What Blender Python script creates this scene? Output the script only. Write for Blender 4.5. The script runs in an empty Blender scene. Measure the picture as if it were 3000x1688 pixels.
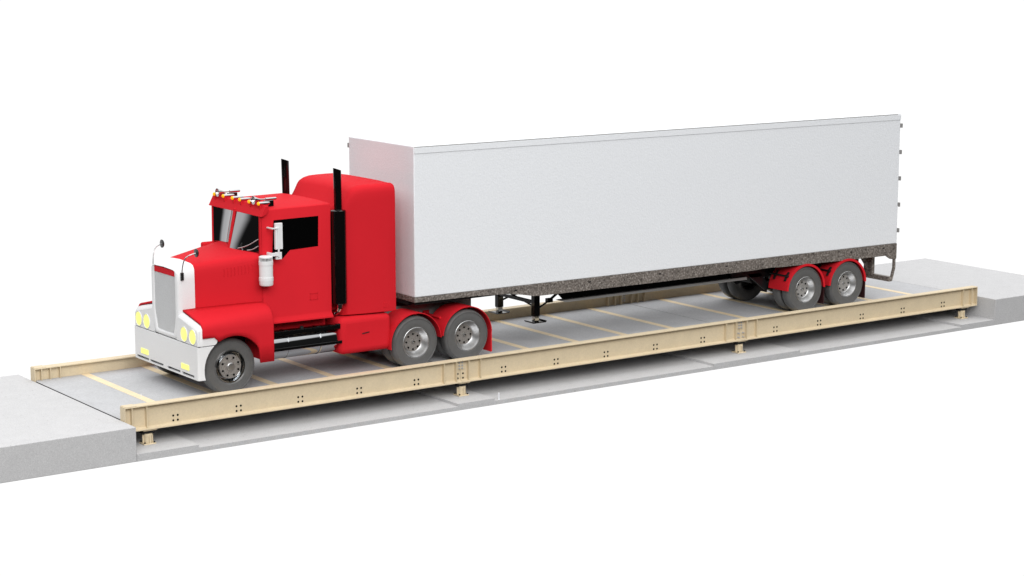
import bpy, bmesh, math, random
from mathutils import Matrix, Vector
C = bpy.context.scene.collection
S = bpy.context.scene
PI = math.pi

# ------------------------------------------------------------------ camera
cam = bpy.data.cameras.new('camera')
co = bpy.data.objects.new('camera', cam); C.objects.link(co)
cam.sensor_fit = 'HORIZONTAL'; cam.sensor_width = 36.0; cam.lens = 71.606
cam.clip_start = 0.5; cam.clip_end = 2000
Rt = Vector((0.816047, -0.577985, 0)); Up = Vector((0.098039, 0.138420, 0.985509)); Bk = Vector((-0.569610, -0.804222, 0.169622))
co.matrix_world = Matrix(((Rt.x, Up.x, Bk.x, -18.4259), (Rt.y, Up.y, Bk.y, -35.1768), (Rt.z, Up.z, Bk.z, 8.8822), (0, 0, 0, 1)))
S.camera = co

# ------------------------------------------------------------------ studio light (white cyclorama, product shot)
W = bpy.data.worlds.new('World'); S.world = W; W.use_nodes = True
nt = W.node_tree; nt.nodes.clear()
def nd(t, **k):
    n = nt.nodes.new(t)
    for a, b in k.items(): setattr(n, a, b)
    return n
out = nd('ShaderNodeOutputWorld'); bg = nd('ShaderNodeBackground'); tc = nd('ShaderNodeTexCoord'); sp = nd('ShaderNodeSeparateXYZ')
nt.links.new(tc.outputs['Generated'], sp.inputs[0])
def mrange(src, a, b, c, d):
    n = nd('ShaderNodeMapRange', interpolation_type='SMOOTHSTEP')
    nt.links.new(src, n.inputs[0])
    for i, v in zip((1, 2, 3, 4), (a, b, c, d)): n.inputs[i].default_value = v
    return n.outputs[0]
def mth(op, a, b):
    n = nd('ShaderNodeMath', operation=op)
    for i, v in enumerate((a, b)):
        if isinstance(v, (int, float)): n.inputs[i].default_value = v
        else: nt.links.new(v, n.inputs[i])
    return n.outputs[0]
# how far a direction points to the lit back wall of the studio (+x +y)
t = mth('ADD', mth('MULTIPLY', sp.outputs[0], 0.42), mth('MULTIPLY', sp.outputs[1], 0.907))
low = mrange(t, 0.40, 0.62, 0.018, 1.05)        # studio walls and floor: dark behind the camera, white behind the subject
top = mrange(sp.outputs[2], 0.30, 0.42, 0.0, 1.0)
upv = mth('ADD', mth('MULTIPLY', mrange(sp.outputs[2], 0.42, 1.0, 0, 1), 0.42), 1.18)
mixv = mth('ADD', mth('MULTIPLY', low, mth('SUBTRACT', 1.0, top)), mth('MULTIPLY', upv, top))
nt.links.new(mixv, bg.inputs['Strength']); bg.inputs['Color'].default_value = (1.0, 1.0, 1.0, 1)
nt.links.new(bg.outputs[0], out.inputs[0])
def softbox(name, loc, target, sx, sy, power):
    l = bpy.data.lights.new(name, 'AREA'); l.shape = 'RECTANGLE'; l.size = sx; l.size_y = sy; l.energy = power; l.color = (1, .99, .975)
    o = bpy.data.objects.new(name, l); C.objects.link(o); o.location = loc
    o.rotation_euler = (Vector(target) - Vector(loc)).to_track_quat('-Z', 'Y').to_euler()
softbox('softbox', (-14, -48, 30), (8, 1, 1), 52, 26, 25500)
S.view_settings.view_transform = 'Standard'; S.view_settings.look = 'None'
S.view_settings.exposure = 0.0; S.view_settings.gamma = 1.0; S.view_settings.use_curve_mapping = False
S.cycles.max_bounces = 8; S.cycles.use_denoising = True
S.cycles.sample_clamp_indirect = 6

# ------------------------------------------------------------------ materials
def mat(name, col, rough=.5, metal=0., spec=.5, noise=None, bump=None, coat=0., fleck=None, emit=0.):
    """noise=(scale, amount): fine tonal grain.  fleck=(scale, colour, lo, hi): flecks of a second colour.  bump=(scale, strength, distance)"""
    m = bpy.data.materials.new(name); m.use_nodes = True
    T = m.node_tree; b = T.nodes['Principled BSDF']
    b.inputs['Base Color'].default_value = (*col, 1); b.inputs['Roughness'].default_value = rough
    b.inputs['Metallic'].default_value = metal; b.inputs['Specular IOR Level'].default_value = spec
    b.inputs['Coat Weight'].default_value = coat
    g = T.nodes.new('ShaderNodeTexCoord').outputs['Object']
    last = None
    def mix(fac, a, bcol, mode='MIX'):
        x = T.nodes.new('ShaderNodeMix'); x.data_type = 'RGBA'; x.blend_type = mode
        if isinstance(fac, float): x.inputs[0].default_value = fac
        else: T.links.new(fac, x.inputs[0])
        for s, v in ((6, a), (7, bcol)):
            if isinstance(v, tuple): x.inputs[s].default_value = (*v, 1)
            else: T.links.new(v, x.inputs[s])
        return x.outputs[2]
    def ntex(scale, detail=4.):
        n = T.nodes.new('ShaderNodeTexNoise'); n.inputs['Scale'].default_value = scale; n.inputs['Detail'].default_value = detail
        T.links.new(g, n.inputs['Vector']); return n.outputs['Fac']
    def ramp(fac, lo, hi):
        r = T.nodes.new('ShaderNodeMapRange'); T.links.new(fac, r.inputs[0])
        r.inputs[1].default_value = lo; r.inputs[2].default_value = hi; return r.outputs[0]
    last = tuple(col)
    if noise:
        for sc, am in (noise if isinstance(noise[0], tuple) else (noise,)):
            lo = tuple(max(0, c * (1 - am)) for c in (1, 1, 1)); hi = (1 + am,) * 3
            f = mix(ramp(ntex(sc), .32, .68), lo, hi)
            last = mix(1.0, last, f, 'MULTIPLY')
    if fleck:
        for sc, fc, lo, hi in (fleck if isinstance(fleck[0], tuple) else (fleck,)):
            last = mix(ramp(ntex(sc, 2.5), lo, hi), last, tuple(fc))
    if not isinstance(last, tuple): T.links.new(last, b.inputs['Base Color'])
    if bump:
        bn = T.nodes.new('ShaderNodeBump'); bn.inputs['Strength'].default_value = bump[1]; bn.inputs['Distance'].default_value = bump[2]
        T.links.new(ntex(bump[0], 3.), bn.inputs['Height']); T.links.new(bn.outputs[0], b.inputs['Normal'])
    if emit: b.inputs['Emission Color'].default_value = (*col, 1); b.inputs['Emission Strength'].default_value = emit
    return m
M_RED = mat('red_paint', (.60, .0175, .027), .62, spec=.03, noise=(1.3, .02))
M_WHITE = mat('white_plastic', (.76, .765, .775), .4, spec=.35, noise=(60, .03))
M_BOX = mat('white_trailer_skin', (.805, .825, .855), .6, spec=.2, noise=((24, .02), (60, .02)), bump=(28, .4, .012))
M_ROOF = mat('white_roof', (.88, .88, .88), .6, spec=.2, noise=(30, .02))
M_RAIL = mat('mottled_steel', (.19, .165, .148), .5, .3, .5, noise=(3, .15), bump=(20, .6, .03),
             fleck=((24, (.46, .42, .385), .48, .70), (17, (.07, .06, .052), .54, .74)))
M_BLACK = mat('black_gloss', (.003, .003, .003), .06, spec=.5, noise=(40, .1))
M_DARK = mat('black_paint', (.012, .012, .013), .4, spec=.4, noise=(30, .1))
M_GLASS = mat('black_glass', (.0015, .0015, .0015), .08, spec=.10, noise=(5, .02))
M_SCREEN = mat('windscreen_glass', (.32, .32, .33), .04, 1.0, noise=(5, .02))
M_CHROME = mat('chrome', (.62, .63, .64), .10, 1.0, noise=(50, .01))
M_TANK = mat('dark_chrome', (.43, .44, .45), .06, 1.0, noise=(50, .01))
M_STEEL = mat('brushed_steel', (.55, .555, .56), .36, 1.0, noise=(25, .08))
M_TYRE = mat('grey_rubber', (.112, .112, .111), .27, spec=.5, noise=((9, .05), (60, .05)))
M_HUB = mat('speckled_hub', (.27, .25, .235), .5, .4, noise=(6, .1), fleck=((60, (.42, .40, .37), .5, .75), (33, (.08, .07, .06), .55, .75)))
M_HUB2 = mat('bright_speckled_hub', (.42, .41, .40), .48, .5, noise=(6, .1), fleck=((50, (.65, .63, .61), .5, .75), (30, (.2, .19, .18), .58, .78)))
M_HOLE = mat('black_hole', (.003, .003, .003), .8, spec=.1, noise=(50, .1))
M_CREAM = mat('cream_paint', (.65, .545, .378), .55, spec=.3, noise=((90, .05), (4, .03), (26, .035)), bump=(120, .12, .004))
M_STRIP = mat('cream_strip', (.80, .66, .445), .6, spec=.25, noise=((40, .06), (3, .05)))
M_CONC = mat('concrete', (.515, .515, .522), .8, spec=.12, noise=((3.2, .025), (34, .06), (70, .10)), bump=(80, .25, .006),
             fleck=((17, (.30, .30, .30), .66, .78), (70, (.62, .62, .62), .62, .75)))
M_DECK = mat('deck_concrete', (.475, .48, .495), .75, spec=.15, noise=((2.0, .04), (26, .07), (80, .09)), bump=(80, .25, .006),
             fleck=((14, (.24, .24, .25), .68, .8),))
M_YEL = mat('yellow_lens', (.97, .95, .25), .35, spec=.2, noise=(30, .02), emit=.34)
M_AMB = mat('amber_lens', (.95, .45, .005), .3, spec=.3, noise=(30, .03), emit=.35)
M_GREY = mat('grey_frame_steel', (.30, .29, .285), .5, .2, .4, noise=((8, .08), (60, .06)))
M_ALU = mat('pale_metal', (.5, .5, .5), .5, .2, noise=(30, .05))
M_MESH = mat('grille_metal', (.68, .69, .70), .45, .2, noise=(40, .05))
M_FLAP = mat('dark_red_rubber', (.03, .004, .005), .6, noise=(20, .15))
M_BOLT = mat('zinc_bolt', (.50, .50, .52), .4, .35, noise=(40, .05))

# ------------------------------------------------------------------ mesh helpers
class MB:
    def __init__(s): s.v = []; s.f = []; s.m = []
    def add(s, vs, fs, mi=0):
        o = len(s.v); s.v += [tuple(p) for p in vs]
        for f in fs: s.f.append([i + o for i in f]); s.m.append(mi)
        return s
    def box(s, a, b, mi=0):
        x0, y0, z0 = a; x1, y1, z1 = b
        return s.add([(x0, y0, z0), (x1, y0, z0), (x1, y1, z0), (x0, y1, z0), (x0, y0, z1), (x1, y0, z1), (x1, y1, z1), (x0, y1, z1)],
                     [(3, 2, 1, 0), (4, 5, 6, 7), (0, 1, 5, 4), (1, 2, 6, 5), (2, 3, 7, 6), (3, 0, 4, 7)], mi)
    def prism(s, poly, ax, a, b, mi=0):
        """poly in the two other axes (x,z for 'y'; y,z for 'x'; x,y for 'z') swept from a to b"""
        n = len(poly)
        P = lambda p, t: {'y': (p[0], t, p[1]), 'x': (t, p[0], p[1]), 'z': (p[0], p[1], t)}[ax]
        vs = [P(p, a) for p in poly] + [P(p, b) for p in poly]
        fs = [list(range(n))[::-1], list(range(n, 2 * n))] + [(i, (i + 1) % n, n + (i + 1) % n, n + i) for i in range(n)]
        return s.add(vs, fs, mi)
    def lathe(s, prof, o, ax='y', n=40, mi=0, a0=0., a1=2 * PI, close=False):
        """prof: (radius, offset along axis)"""
        full = abs(a1 - a0 - 2 * PI) < 1e-6; k = n if full else n + 1
        vs = []
        for i in range(k):
            a = a0 + (a1 - a0) * i / n; c, d = math.cos(a), math.sin(a)
            for r, t in prof:
                q = {'y': (r * c, t, r * d), 'x': (t, r * c, r * d), 'z': (r * c, r * d, t)}[ax]
                vs.append((q[0] + o[0], q[1] + o[1], q[2] + o[2]))
        m = len(prof); fs = []
        mm = m if close else m - 1
        for i in range(n):
            j = (i + 1) % k
            for q in range(mm): fs.append((i * m + q, i * m + (q + 1) % m, j * m + (q + 1) % m, j * m + q))
        s.add(vs, fs, mi)
        if not full and close:
            o0 = len(s.v) - len(vs)
            s.f.append([o0 + i for i in range(m)]); s.m.append(mi)
            s.f.append([o0 + (k - 1) * m + i for i in range(m)][::-1]); s.m.append(mi)
        return s
    def cyl(s, p0, p1, r, r1=None, n=20, mi=0):
        p0, p1 = Vector(p0), Vector(p1); d = (p1 - p0).normalized(); r1 = r if r1 is None else r1
        u = d.orthogonal().normalized(); w = d.cross(u)
        vs = [p0 + (u * math.cos(2 * PI * i / n) + w * math.sin(2 * PI * i / n)) * r for i in range(n)] + \
             [p1 + (u * math.cos(2 * PI * i / n) + w * math.sin(2 * PI * i / n)) * r1 for i in range(n)]
        return s.add(vs, [list(range(n))[::-1], list(range(n, 2 * n))] + [(i, (i + 1) % n, n + (i + 1) % n, n + i) for i in range(n)], mi)
    def tube(s, pts, r, n=10, mi=0):
        for a, b in zip(pts, pts[1:]): s.cyl(a, b, r, n=n, mi=mi)
        return s
    def grid(s, rows, mi=0, flip=False):
        n = len(rows[0]); vs = [p for r in rows for p in r]
        fs = [(i * n + j, i * n + j + 1, (i + 1) * n + j + 1, (i + 1) * n + j) for i in range(len(rows) - 1) for j in range(n - 1)]
        return s.add(vs, [f[::-1] for f in fs] if flip else fs, mi)
    def build(s, name, mats, parent=None, bevel=0, seg=3, smooth=35, solid=0, origin=None, recalc=True, subd=0):
        mats = mats if isinstance(mats, (list, tuple)) else [mats]
        xs, ys, zs = zip(*s.v)
        if origin is None: origin = ((min(xs) + max(xs)) / 2, (min(ys) + max(ys)) / 2, min(zs))
        ox, oy, oz = origin
        me = bpy.data.meshes.new(name)
        me.from_pydata([(x - ox, y - oy, z - oz) for x, y, z in s.v], [], s.f)
        me.polygons.foreach_set('material_index', s.m)
        for m in mats: me.materials.append(m)
        if recalc:
            bm = bmesh.new(); bm.from_mesh(me); bmesh.ops.recalc_face_normals(bm, faces=bm.faces); bm.to_mesh(me); bm.free()
        if smooth:
            me.polygons.foreach_set('use_smooth', [True] * len(me.polygons)); me.set_sharp_from_angle(angle=math.radians(smooth))
        o = bpy.data.objects.new(name, me); C.objects.link(o)
        if solid:
            md = o.modifiers.new('solid', 'SOLIDIFY'); md.thickness = abs(solid); md.offset = -1 if solid > 0 else 1
        if bevel:
            md = o.modifiers.new('bevel', 'BEVEL'); md.width = bevel; md.segments = seg; md.limit_method = 'ANGLE'; md.angle_limit = math.radians(38)
            md.harden_normals = False
        if subd:
            md = o.modifiers.new('sub', 'SUBSURF'); md.levels = subd; md.render_levels = subd
        o['_w'] = (ox, oy, oz)
        if parent:
            o.parent = parent; p = parent['_w']; o.location = (ox - p[0], oy - p[1], oz - p[2])
        else: o.location = origin
        return o
def tag(o, label, cat, group=None, kind=None):
    o['label'] = label
    if cat: o['category'] = cat
    if group: o['group'] = group
    if kind: o['kind'] = kind
    return o
def thing(name, loc, label, cat, group=None):
    o = bpy.data.objects.new(name, None); C.objects.link(o); o.location = loc; o['_w'] = tuple(loc); o.empty_display_size = .3
    return tag(o, label, cat, group)
def node(name, loc, parent):
    o = bpy.data.objects.new(name, None); C.objects.link(o); o.parent = parent; o['_w'] = tuple(loc)
    p = parent['_w']; o.location = [a - b for a, b in zip(loc, p)]
    return o
def copy_tree(src, parent, loc, rz=0.):
    """copy of a part and its sub-parts (mesh data shared), placed at world loc"""
    r = src.copy(); C.objects.link(r); r['_w'] = tuple(loc)
    r.parent = parent
    p = parent['_w'] if parent else (0, 0, 0)
    r.location = [a - b for a, b in zip(loc, p)]; r.rotation_euler.z = src.rotation_euler.z + rz
    for ch in list(src.children):
        c = ch.copy(); C.objects.link(c); c.parent = r
        for g in list(ch.children):
            d = g.copy(); C.objects.link(d); d.parent = c
    return r
lerp = lambda a, b, t: a + (b - a) * t

# ------------------------------------------------------------------ foundation and approaches (the setting)
ZS, ZP, ZB = -.570, -.515, -.655
KY0, KY1 = -1.392, 4.252
f = MB()
f.box((-2.972, KY0, ZB), (20.249, KY1, ZS))
fo = f.build('foundation', M_CONC, smooth=0)
tag(fo, 'grey concrete foundation slab lying under the cream weighbridge', None, kind='structure')
for i, (a, b) in enumerate(((-2.971, -1.71), (4.158, 5.065), (11.034, 13.65), (19.07, 20.248))):
    o = MB().box((a, KY0 - .001, ZS - .03), (b, KY1 + .001, ZP)).build('foundation_pad', M_CONC, smooth=0)
    tag(o, ('raised concrete pad beside the front approach block', 'narrow raised concrete pad beside the white peg',
            'wide raised concrete pad in the right half of the foundation', 'raised concrete pad beside the rear approach block')[i], None, kind='structure')
o = MB().box((-9.5, KY0, ZB), (-2.975, KY1, 0)).build('approach_road', M_CONC, bevel=.012, smooth=0)
tag(o, 'light grey concrete approach block in front of the truck', None, kind='structure')
o = MB().box((20.252, KY0, ZB), (23.731, KY1, 0)).build('approach_road', M_CONC, bevel=.012, smooth=0)
tag(o, 'light grey concrete approach block behind the trailer', None, kind='structure')

# ------------------------------------------------------------------ weighbridge
wb = thing('weighbridge', (8.6, 1.35, -.217), 'long cream steel weighbridge with grey concrete deck under the red truck', 'truck scale')
EX0, EX1, JX = -2.963, 20.14, (4.600, 12.300)
segs = ((EX0, JX[0] - .004), (JX[0] + .004, JX[1] - .004), (JX[1] + .004, EX1))
BZ = (-.217, .264)
bolts = ((-1.893, -.552, .808, 2.157, 3.521), (5.70, 7.075, 8.432, 9.819, 11.197), (13.411, 14.802, 16.201, 17.591, 18.999))
stiffs = ((-2.81, -2.51, 4.16, 4.465), (4.77, 5.07, 11.845, 12.145), (12.468, 12.776, 19.66, 19.964))
for side in (0, 1):
    y0, y1 = ((-.901, -.694), (3.395, 3.618))[side]
    yw = (y0 + y1) / 2; out = -1 if side == 0 else 1
    face = -1                                   # the face towards the camera side
    yf = yw - .011
    for k, (a, b) in enumerate(segs):
        m = MB()
        m.box((a, yw - .010, BZ[0] + .022), (b, yw + .010, BZ[1] - .026))
        m.box((a, y0, BZ[1] - .026), (b, y1, BZ[1])).box((a, y0, BZ[0]), (b, y1, BZ[0] + .028))
        # root fillets along the flanges
        m.prism([(yw - .010, BZ[0] + .028), (yw - .075, BZ[0] + .028), (yw - .010, BZ[0] + .058)], 'x', a, b)
        beam = m.build('side_beam', M_CREAM, wb, bevel=.004, seg=1, smooth=0)
        if k == 0:
            MB().box((a - .004, y0 + .004, BZ[0] + .001), (a + .014, y1 - .004, BZ[1] + .003)).build('end_plate', M_CREAM, beam, smooth=0)
            MB().box((a + .016, y0 + .002, BZ[1] + .001), (a + .24, y1 - .002, BZ[1] + .010)).build('cover_plate', M_CREAM, beam, smooth=0)
        if k == 2:
            MB().box((b - .014, y0 + .004, BZ[0] + .001), (b + .004, y1 - .004, BZ[1] + .003)).build('end_plate', M_CREAM, beam, smooth=0)
        for x in (stiffs[k] if side == 0 else ((-2.81, -2.617, -2.403, 4.16, 4.465), (4.77, 5.07, 11.793, 12.009, 12.204), (12.524, 12.729, 12.935, 19.66, 19.964))[k]):
            MB().box((x - .008, y0 + .012, BZ[0] + .0285), (x + .008, yw - .0105, BZ[1] - .0265)).build('stiffener', M_CREAM, beam, smooth=0)
        hm = MB(); xs = []
        if side == 0:
            for x in bolts[k]:
                for dx in (-.047, .047):
                    for z in (-.034, -.127): xs.append((x + dx, z))
            if k == 0: xs += [(4.539, -.038), (4.539, -.132)]
            if k == 1: xs += [(4.668, -.040), (4.668, -.134)]
            if k == 2: xs += [(19.985, -.02), (19.985, -.11)]
            for x, z in xs: MB().cyl((x, yw - .004, z), (x, yw - .0125, z), .0215, n=14).build('bolt_hole', M_HOLE, beam)
    for j, x in enumerate(JX):                  # bolted splice plates at the module joints
        sp_ = MB().box((x - .082, yw - .026, .046), (x + .082, yw - .0106, .234)).build('splice_plate', M_CREAM, wb, bevel=.003, seg=1, smooth=0)
        proto = None
        spots = [(x + dx, z) for dx in (-.036, .036) for z in (.08, .14, .20)]
        if j == 1 and side == 0: spots += [(x + dx, z) for dx in (-.044, .094) for z in (-.047, -.143)]
        for n_, (bx, bz) in enumerate(spots):
            L = .012 if n_ < 6 else .05; y_ = yw - .026 if n_ < 6 else yw - .011
            MB().cyl((bx, y_, bz), (bx, y_ - .014, bz), .021, n=6).cyl((bx, y_ - .014, bz), (bx, y_ - .014 - L, bz), .012, n=10).build('bolt', M_BOLT, sp_)
# deck: three concrete panels with cream cross strips flush on top
DX = (4.68, 12.43)
for a, b in ((EX0 + .02, DX[0] - .012), (DX[0] + .012, DX[1] - .012), (DX[1] + .012, EX1 + .08)):
    MB().box((a, -.786, -.14), (b, 3.49, 0)).build('deck_panel', M_DECK, wb, smooth=0)
for x in (*DX, 20.235):
    MB().box((x - .0118, -.785, -.12), (x + .0118, 3.489, -.006)).build('gap_shade', M_HOLE, wb, smooth=0)  # black strip added inside each gap as its shade, so the seam reads dark
for grp in bolts:
    for x in grp:
        x += .055
        MB().box((x - .086, -.785, -.05), (x + .086, 3.489, .004)).build('cross_strip', M_STRIP, wb, smooth=0)
MB().box((EX0 + .006, -.68, -.2), (EX0 + .018, 3.39, -.002)).build('edge_angle', M_DARK, wb, smooth=0)
for x in (-2.6, 4.3, 4.8, 12.0, 12.6, 19.8):    # cross members under the deck
    MB().box((x - .05, -.78, -.19), (x + .05, 3.48, -.141)).build('cross_beam', M_CREAM, wb, smooth=0)

# ------------------------------------------------------------------ load cell stands
where = ('beside the front approach block', 'on the narrow pad near the white peg', 'on the wide foundation pad', 'beside the rear approach block')
first = None
for i, x in enumerate((-2.45, 4.665, 12.35, 19.75)):
    y = -.745; lab = 'cream load cell stand under the beam, ' + where[i]
    if first is None:
        t0 = thing('load_cell_stand', (x, y, ZP), lab, 'load cell', 'load cell stands under the near beam')
        m = MB().box((x - .125, y - .115, ZP), (x + .125, y + .115, ZP + .024))
        m.build('base_plate', M_CREAM, t0, bevel=.004, seg=1, smooth=0)
        for dx in (-.098, .098):
            for dy in (-.088, .088): MB().cyl((x + dx, y + dy, ZP + .0242), (x + dx, y + dy, ZP + .05), .017, n=6).build('anchor_bolt', M_DARK, t0)
        m = MB().cyl((x, y, ZP + .0245), (x, y, ZP + .195), .082, n=12)
        for q in range(4):
            a = q * PI / 2; dx, dy = math.cos(a) * .096, math.sin(a) * .096
            m.box((x + min(0, dx) - .012, y + min(0, dy) - .012, ZP + .0245), (x + max(0, dx) + .012, y + max(0, dy) + .012, ZP + .18))
        m.lathe([(.02, ZP + .200), (.084, ZP + .200), (.089, ZP + .194), (.089, ZP + .145), (.07, ZP + .14)], (x, y, 0), 'z', 24)
        m.build('pedestal', M_CREAM, t0, bevel=.003, seg=1)
        MB().cyl((x, y, ZP + .2), (x, y, ZP + .24), .045, n=18).build('load_button', M_DARK, t0)
        m = MB().box((x - .13, y - .06, ZP + .212), (x + .13, y + .06, ZP + .250))
        m.box((x - .12, y - .07, ZP + .20), (x - .095, y + .07, ZP + .24)).box((x + .095, y - .07, ZP + .20), (x + .12, y + .07, ZP + .24))
        m.build('load_cell', M_DARK, t0, bevel=.004, seg=1, smooth=0)
        for q in (-.1, -.05, 0, .05, .1): MB().cyl((x + q, y - .05, ZP + .2505), (x + q, y - .05, ZP + .272), .015, n=6).build('cell_bolt', M_CHROME, t0)
        MB().box((x - .13, y - .125, ZP + .2722), (x + .14, y + .12, ZP + .2965)).build('top_plate', M_CREAM, t0, smooth=0)
        first = t0
    else:
        r = copy_tree(first, None, (x, y, ZP)); r['label'] = lab
o = MB().cyl((5.208, -1.335, ZS), (5.208, -1.335, -.43), .018, n=12).build('white_peg', M_BOX)
tag(o, 'small white peg standing on the foundation edge by the narrow pad', 'peg')
o = MB().cyl((-1.84, .807, .0042), (-1.84, .807, .075), .007, n=8).build('white_pin', M_BOX)
tag(o, 'thin white pin standing on the cream deck strip nearest the front approach', 'pin')

# ------------------------------------------------------------------ wheels (built once, copied)
YC = 1.3
def tyre_prof(R, w, y0, rim):
    """radius, offset: outer side wall faces -y at y0"""
    return [(rim, y0 + .035), (rim + .012, y0 + .012), (rim + .05, y0 + .001), (R * .80, y0 + .002), (R * .885, y0 + .010), (R * .895, y0 - .001), (R * .918, y0 - .002), (R * .930, y0 + .012), (R * .955, y0 + .026),
            (R * .985, y0 + .050), (R, y0 + .085), (R, y0 + w - .085), (R * .985, y0 + w - .05), (R * .95, y0 + w - .02), (R * .82, y0 + w), (rim + .03, y0 + w), (rim, y0 + w - .03)]
def add_hub_holes(m, y, rc, r, n, ph=0.):
    for i in range(n):
        a = ph + 2 * PI * i / n
        MB().cyl((rc * math.cos(a), y + .006, rc * math.sin(a)), (rc * math.cos(a), y - .005, rc * math.sin(a)), r, n=12).build('lug_hole', M_HOLE, m)
def make_wheel(kind, parent, loc, R):
    """local origin at the hub, outer face towards -y"""
    w = node('wheel', loc, parent); W0 = tuple(w['_w']); w['_w'] = (0, 0, 0)
    if kind == 'steer':
        MB().lathe(tyre_prof(R, .29, 0, .318), (0, 0, 0), n=64, close=True).build('tyre', M_TYRE, w, smooth=50)
        MB().lathe([(.324, .012), (.316, -.004), (.300, -.002), (.292, .04), (.272, .11), (.252, .115), (.247, .02), (.24, .012), (.228, .02), (.0, .026)], (0, 0, 0), n=64).build('rim', M_CHROME, w, smooth=40)
        m = MB().lathe([(.236, .012), (.232, .004), (.0, .002)], (0, 0, 0), n=48)
        m.build('hub', M_HUB, w, smooth=40)
        MB().lathe([(.082, .01), (.08, -.02), (.068, -.030), (.050, -.032), (0, -.032)], (0, 0, 0), n=32).build('hub_cap', M_STEEL, w, smooth=30)
        add_hub_holes(w, -.001, .183, .022, 8, PI / 8)
    else:
        rim = .300 if kind == 'drive' else .290
        MB().lathe(tyre_prof(R, .275, 0, rim), (0, 0, 0), n=64, close=True).build('tyre', M_TYRE, w, smooth=50)
        MB().lathe(tyre_prof(R, .275, .335, rim), (0, 0, 0), n=64, close=True).build('tyre', M_TYRE, w, smooth=50)
        lip = rim + .012
        MB().lathe([(lip + .014, .006), (lip + .004, -.001), (lip - .008, .001), (lip - .018, .016), (lip - .036, .060), (lip - .066, .105), (.225, .138), (.212, .150), (.0, .158)], (0, 0, 0), n=64).build('rim', M_STEEL, w, smooth=45)
        MB().lathe([(.212, .150), (.205, .139), (.0, .136)], (0, 0, 0), n=48).build('hub', M_HUB if kind == 'drive' else M_HUB2, w, smooth=40)
        MB().lathe([(.034, .14), (.032, .10), (.02, .085), (0, .082)], (0, 0, 0), n=20).build('hub_cap', M_CHROME, w, smooth=40)
        add_hub_holes(w, .131, .162, .021, 8)
        MB().lathe([(rim + .005, .59), (rim - .03, .58), (.22, .44), (0, .43)], (0, 0, 0), n=40).build('inner_rim', M_DARK, w)
    w['_w'] = W0
    return w

# ------------------------------------------------------------------ tractor
tr = thing('tractor_truck', (1.3, YC, 0), 'red long nosed tractor truck with white grille and black exhaust stacks', 'truck')
sy = lambda s, w: YC + s * w      # s=-1 near side, +1 far side

# hood: lofted shell
def hood_row(x, zt, ws, zb):
    half = [(0, zt + .012), (ws * .45, zt + .008), (ws * .78, zt - .006), (ws * .90, zt - .028), (ws * .965, zt - .075), (ws * .995, zt - .15), (ws, zt - .26), (ws, zb)]
    return [(x, YC - w, z) for w, z in half[::-1]] + [(x, YC + w, z) for w, z in half[1:]]
rows = []
for i in range(9):
    k = i / 8; x = lerp(-.72, .62, k)
    rows.append(hood_row(x, lerp(2.548, 2.738, k), lerp(.615, 1.035, k), 1.15))
m = MB().grid(rows); m.add(rows[-1], [list(range(len(rows[-1])))])
hood = m.build('hood', M_RED, tr, smooth=50)
for s in (-1, 1):        # pressed louvre panel on the hood side
    m = MB()
    wz = lambda x: lerp(.615, 1.035, (x + .72) / 1.34) + .003
    for q in range(9):
        x0 = lerp(-.15, .40, q / 8.3); x1 = x0 + .028
        for (xa, xb) in ((x0, x1),):
            zt = lerp(2.43, 2.50, q / 8); zb = lerp(2.27, 2.33, q / 8)
            ya, yb = wz(xa), wz(xb)
            m.add([(xa, sy(s, ya), zb), (xb, sy(s, yb), zb), (xb, sy(s, yb), zt), (xa, sy(s, ya), zt), (xa, sy(s, ya - .02), zb), (xb, sy(s, yb + .006), zb), (xb, sy(s, yb + .006), zt), (xa, sy(s, ya - .02), zt)],
                  [(4, 5, 6, 7), (1, 2, 6, 5), (3, 2, 6, 7), (0, 1, 5, 4)])
    m.add([(-.16, sy(s, wz(-.16) - .03), 2.26), (.45, sy(s, wz(.45) - .03), 2.32), (.45, sy(s, wz(.45) - .03), 2.52), (-.16, sy(s, wz(-.16) - .03), 2.45)], [(0, 1, 2, 3)])
    m.build('louvre_panel', M_RED, hood, smooth=0)

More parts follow.
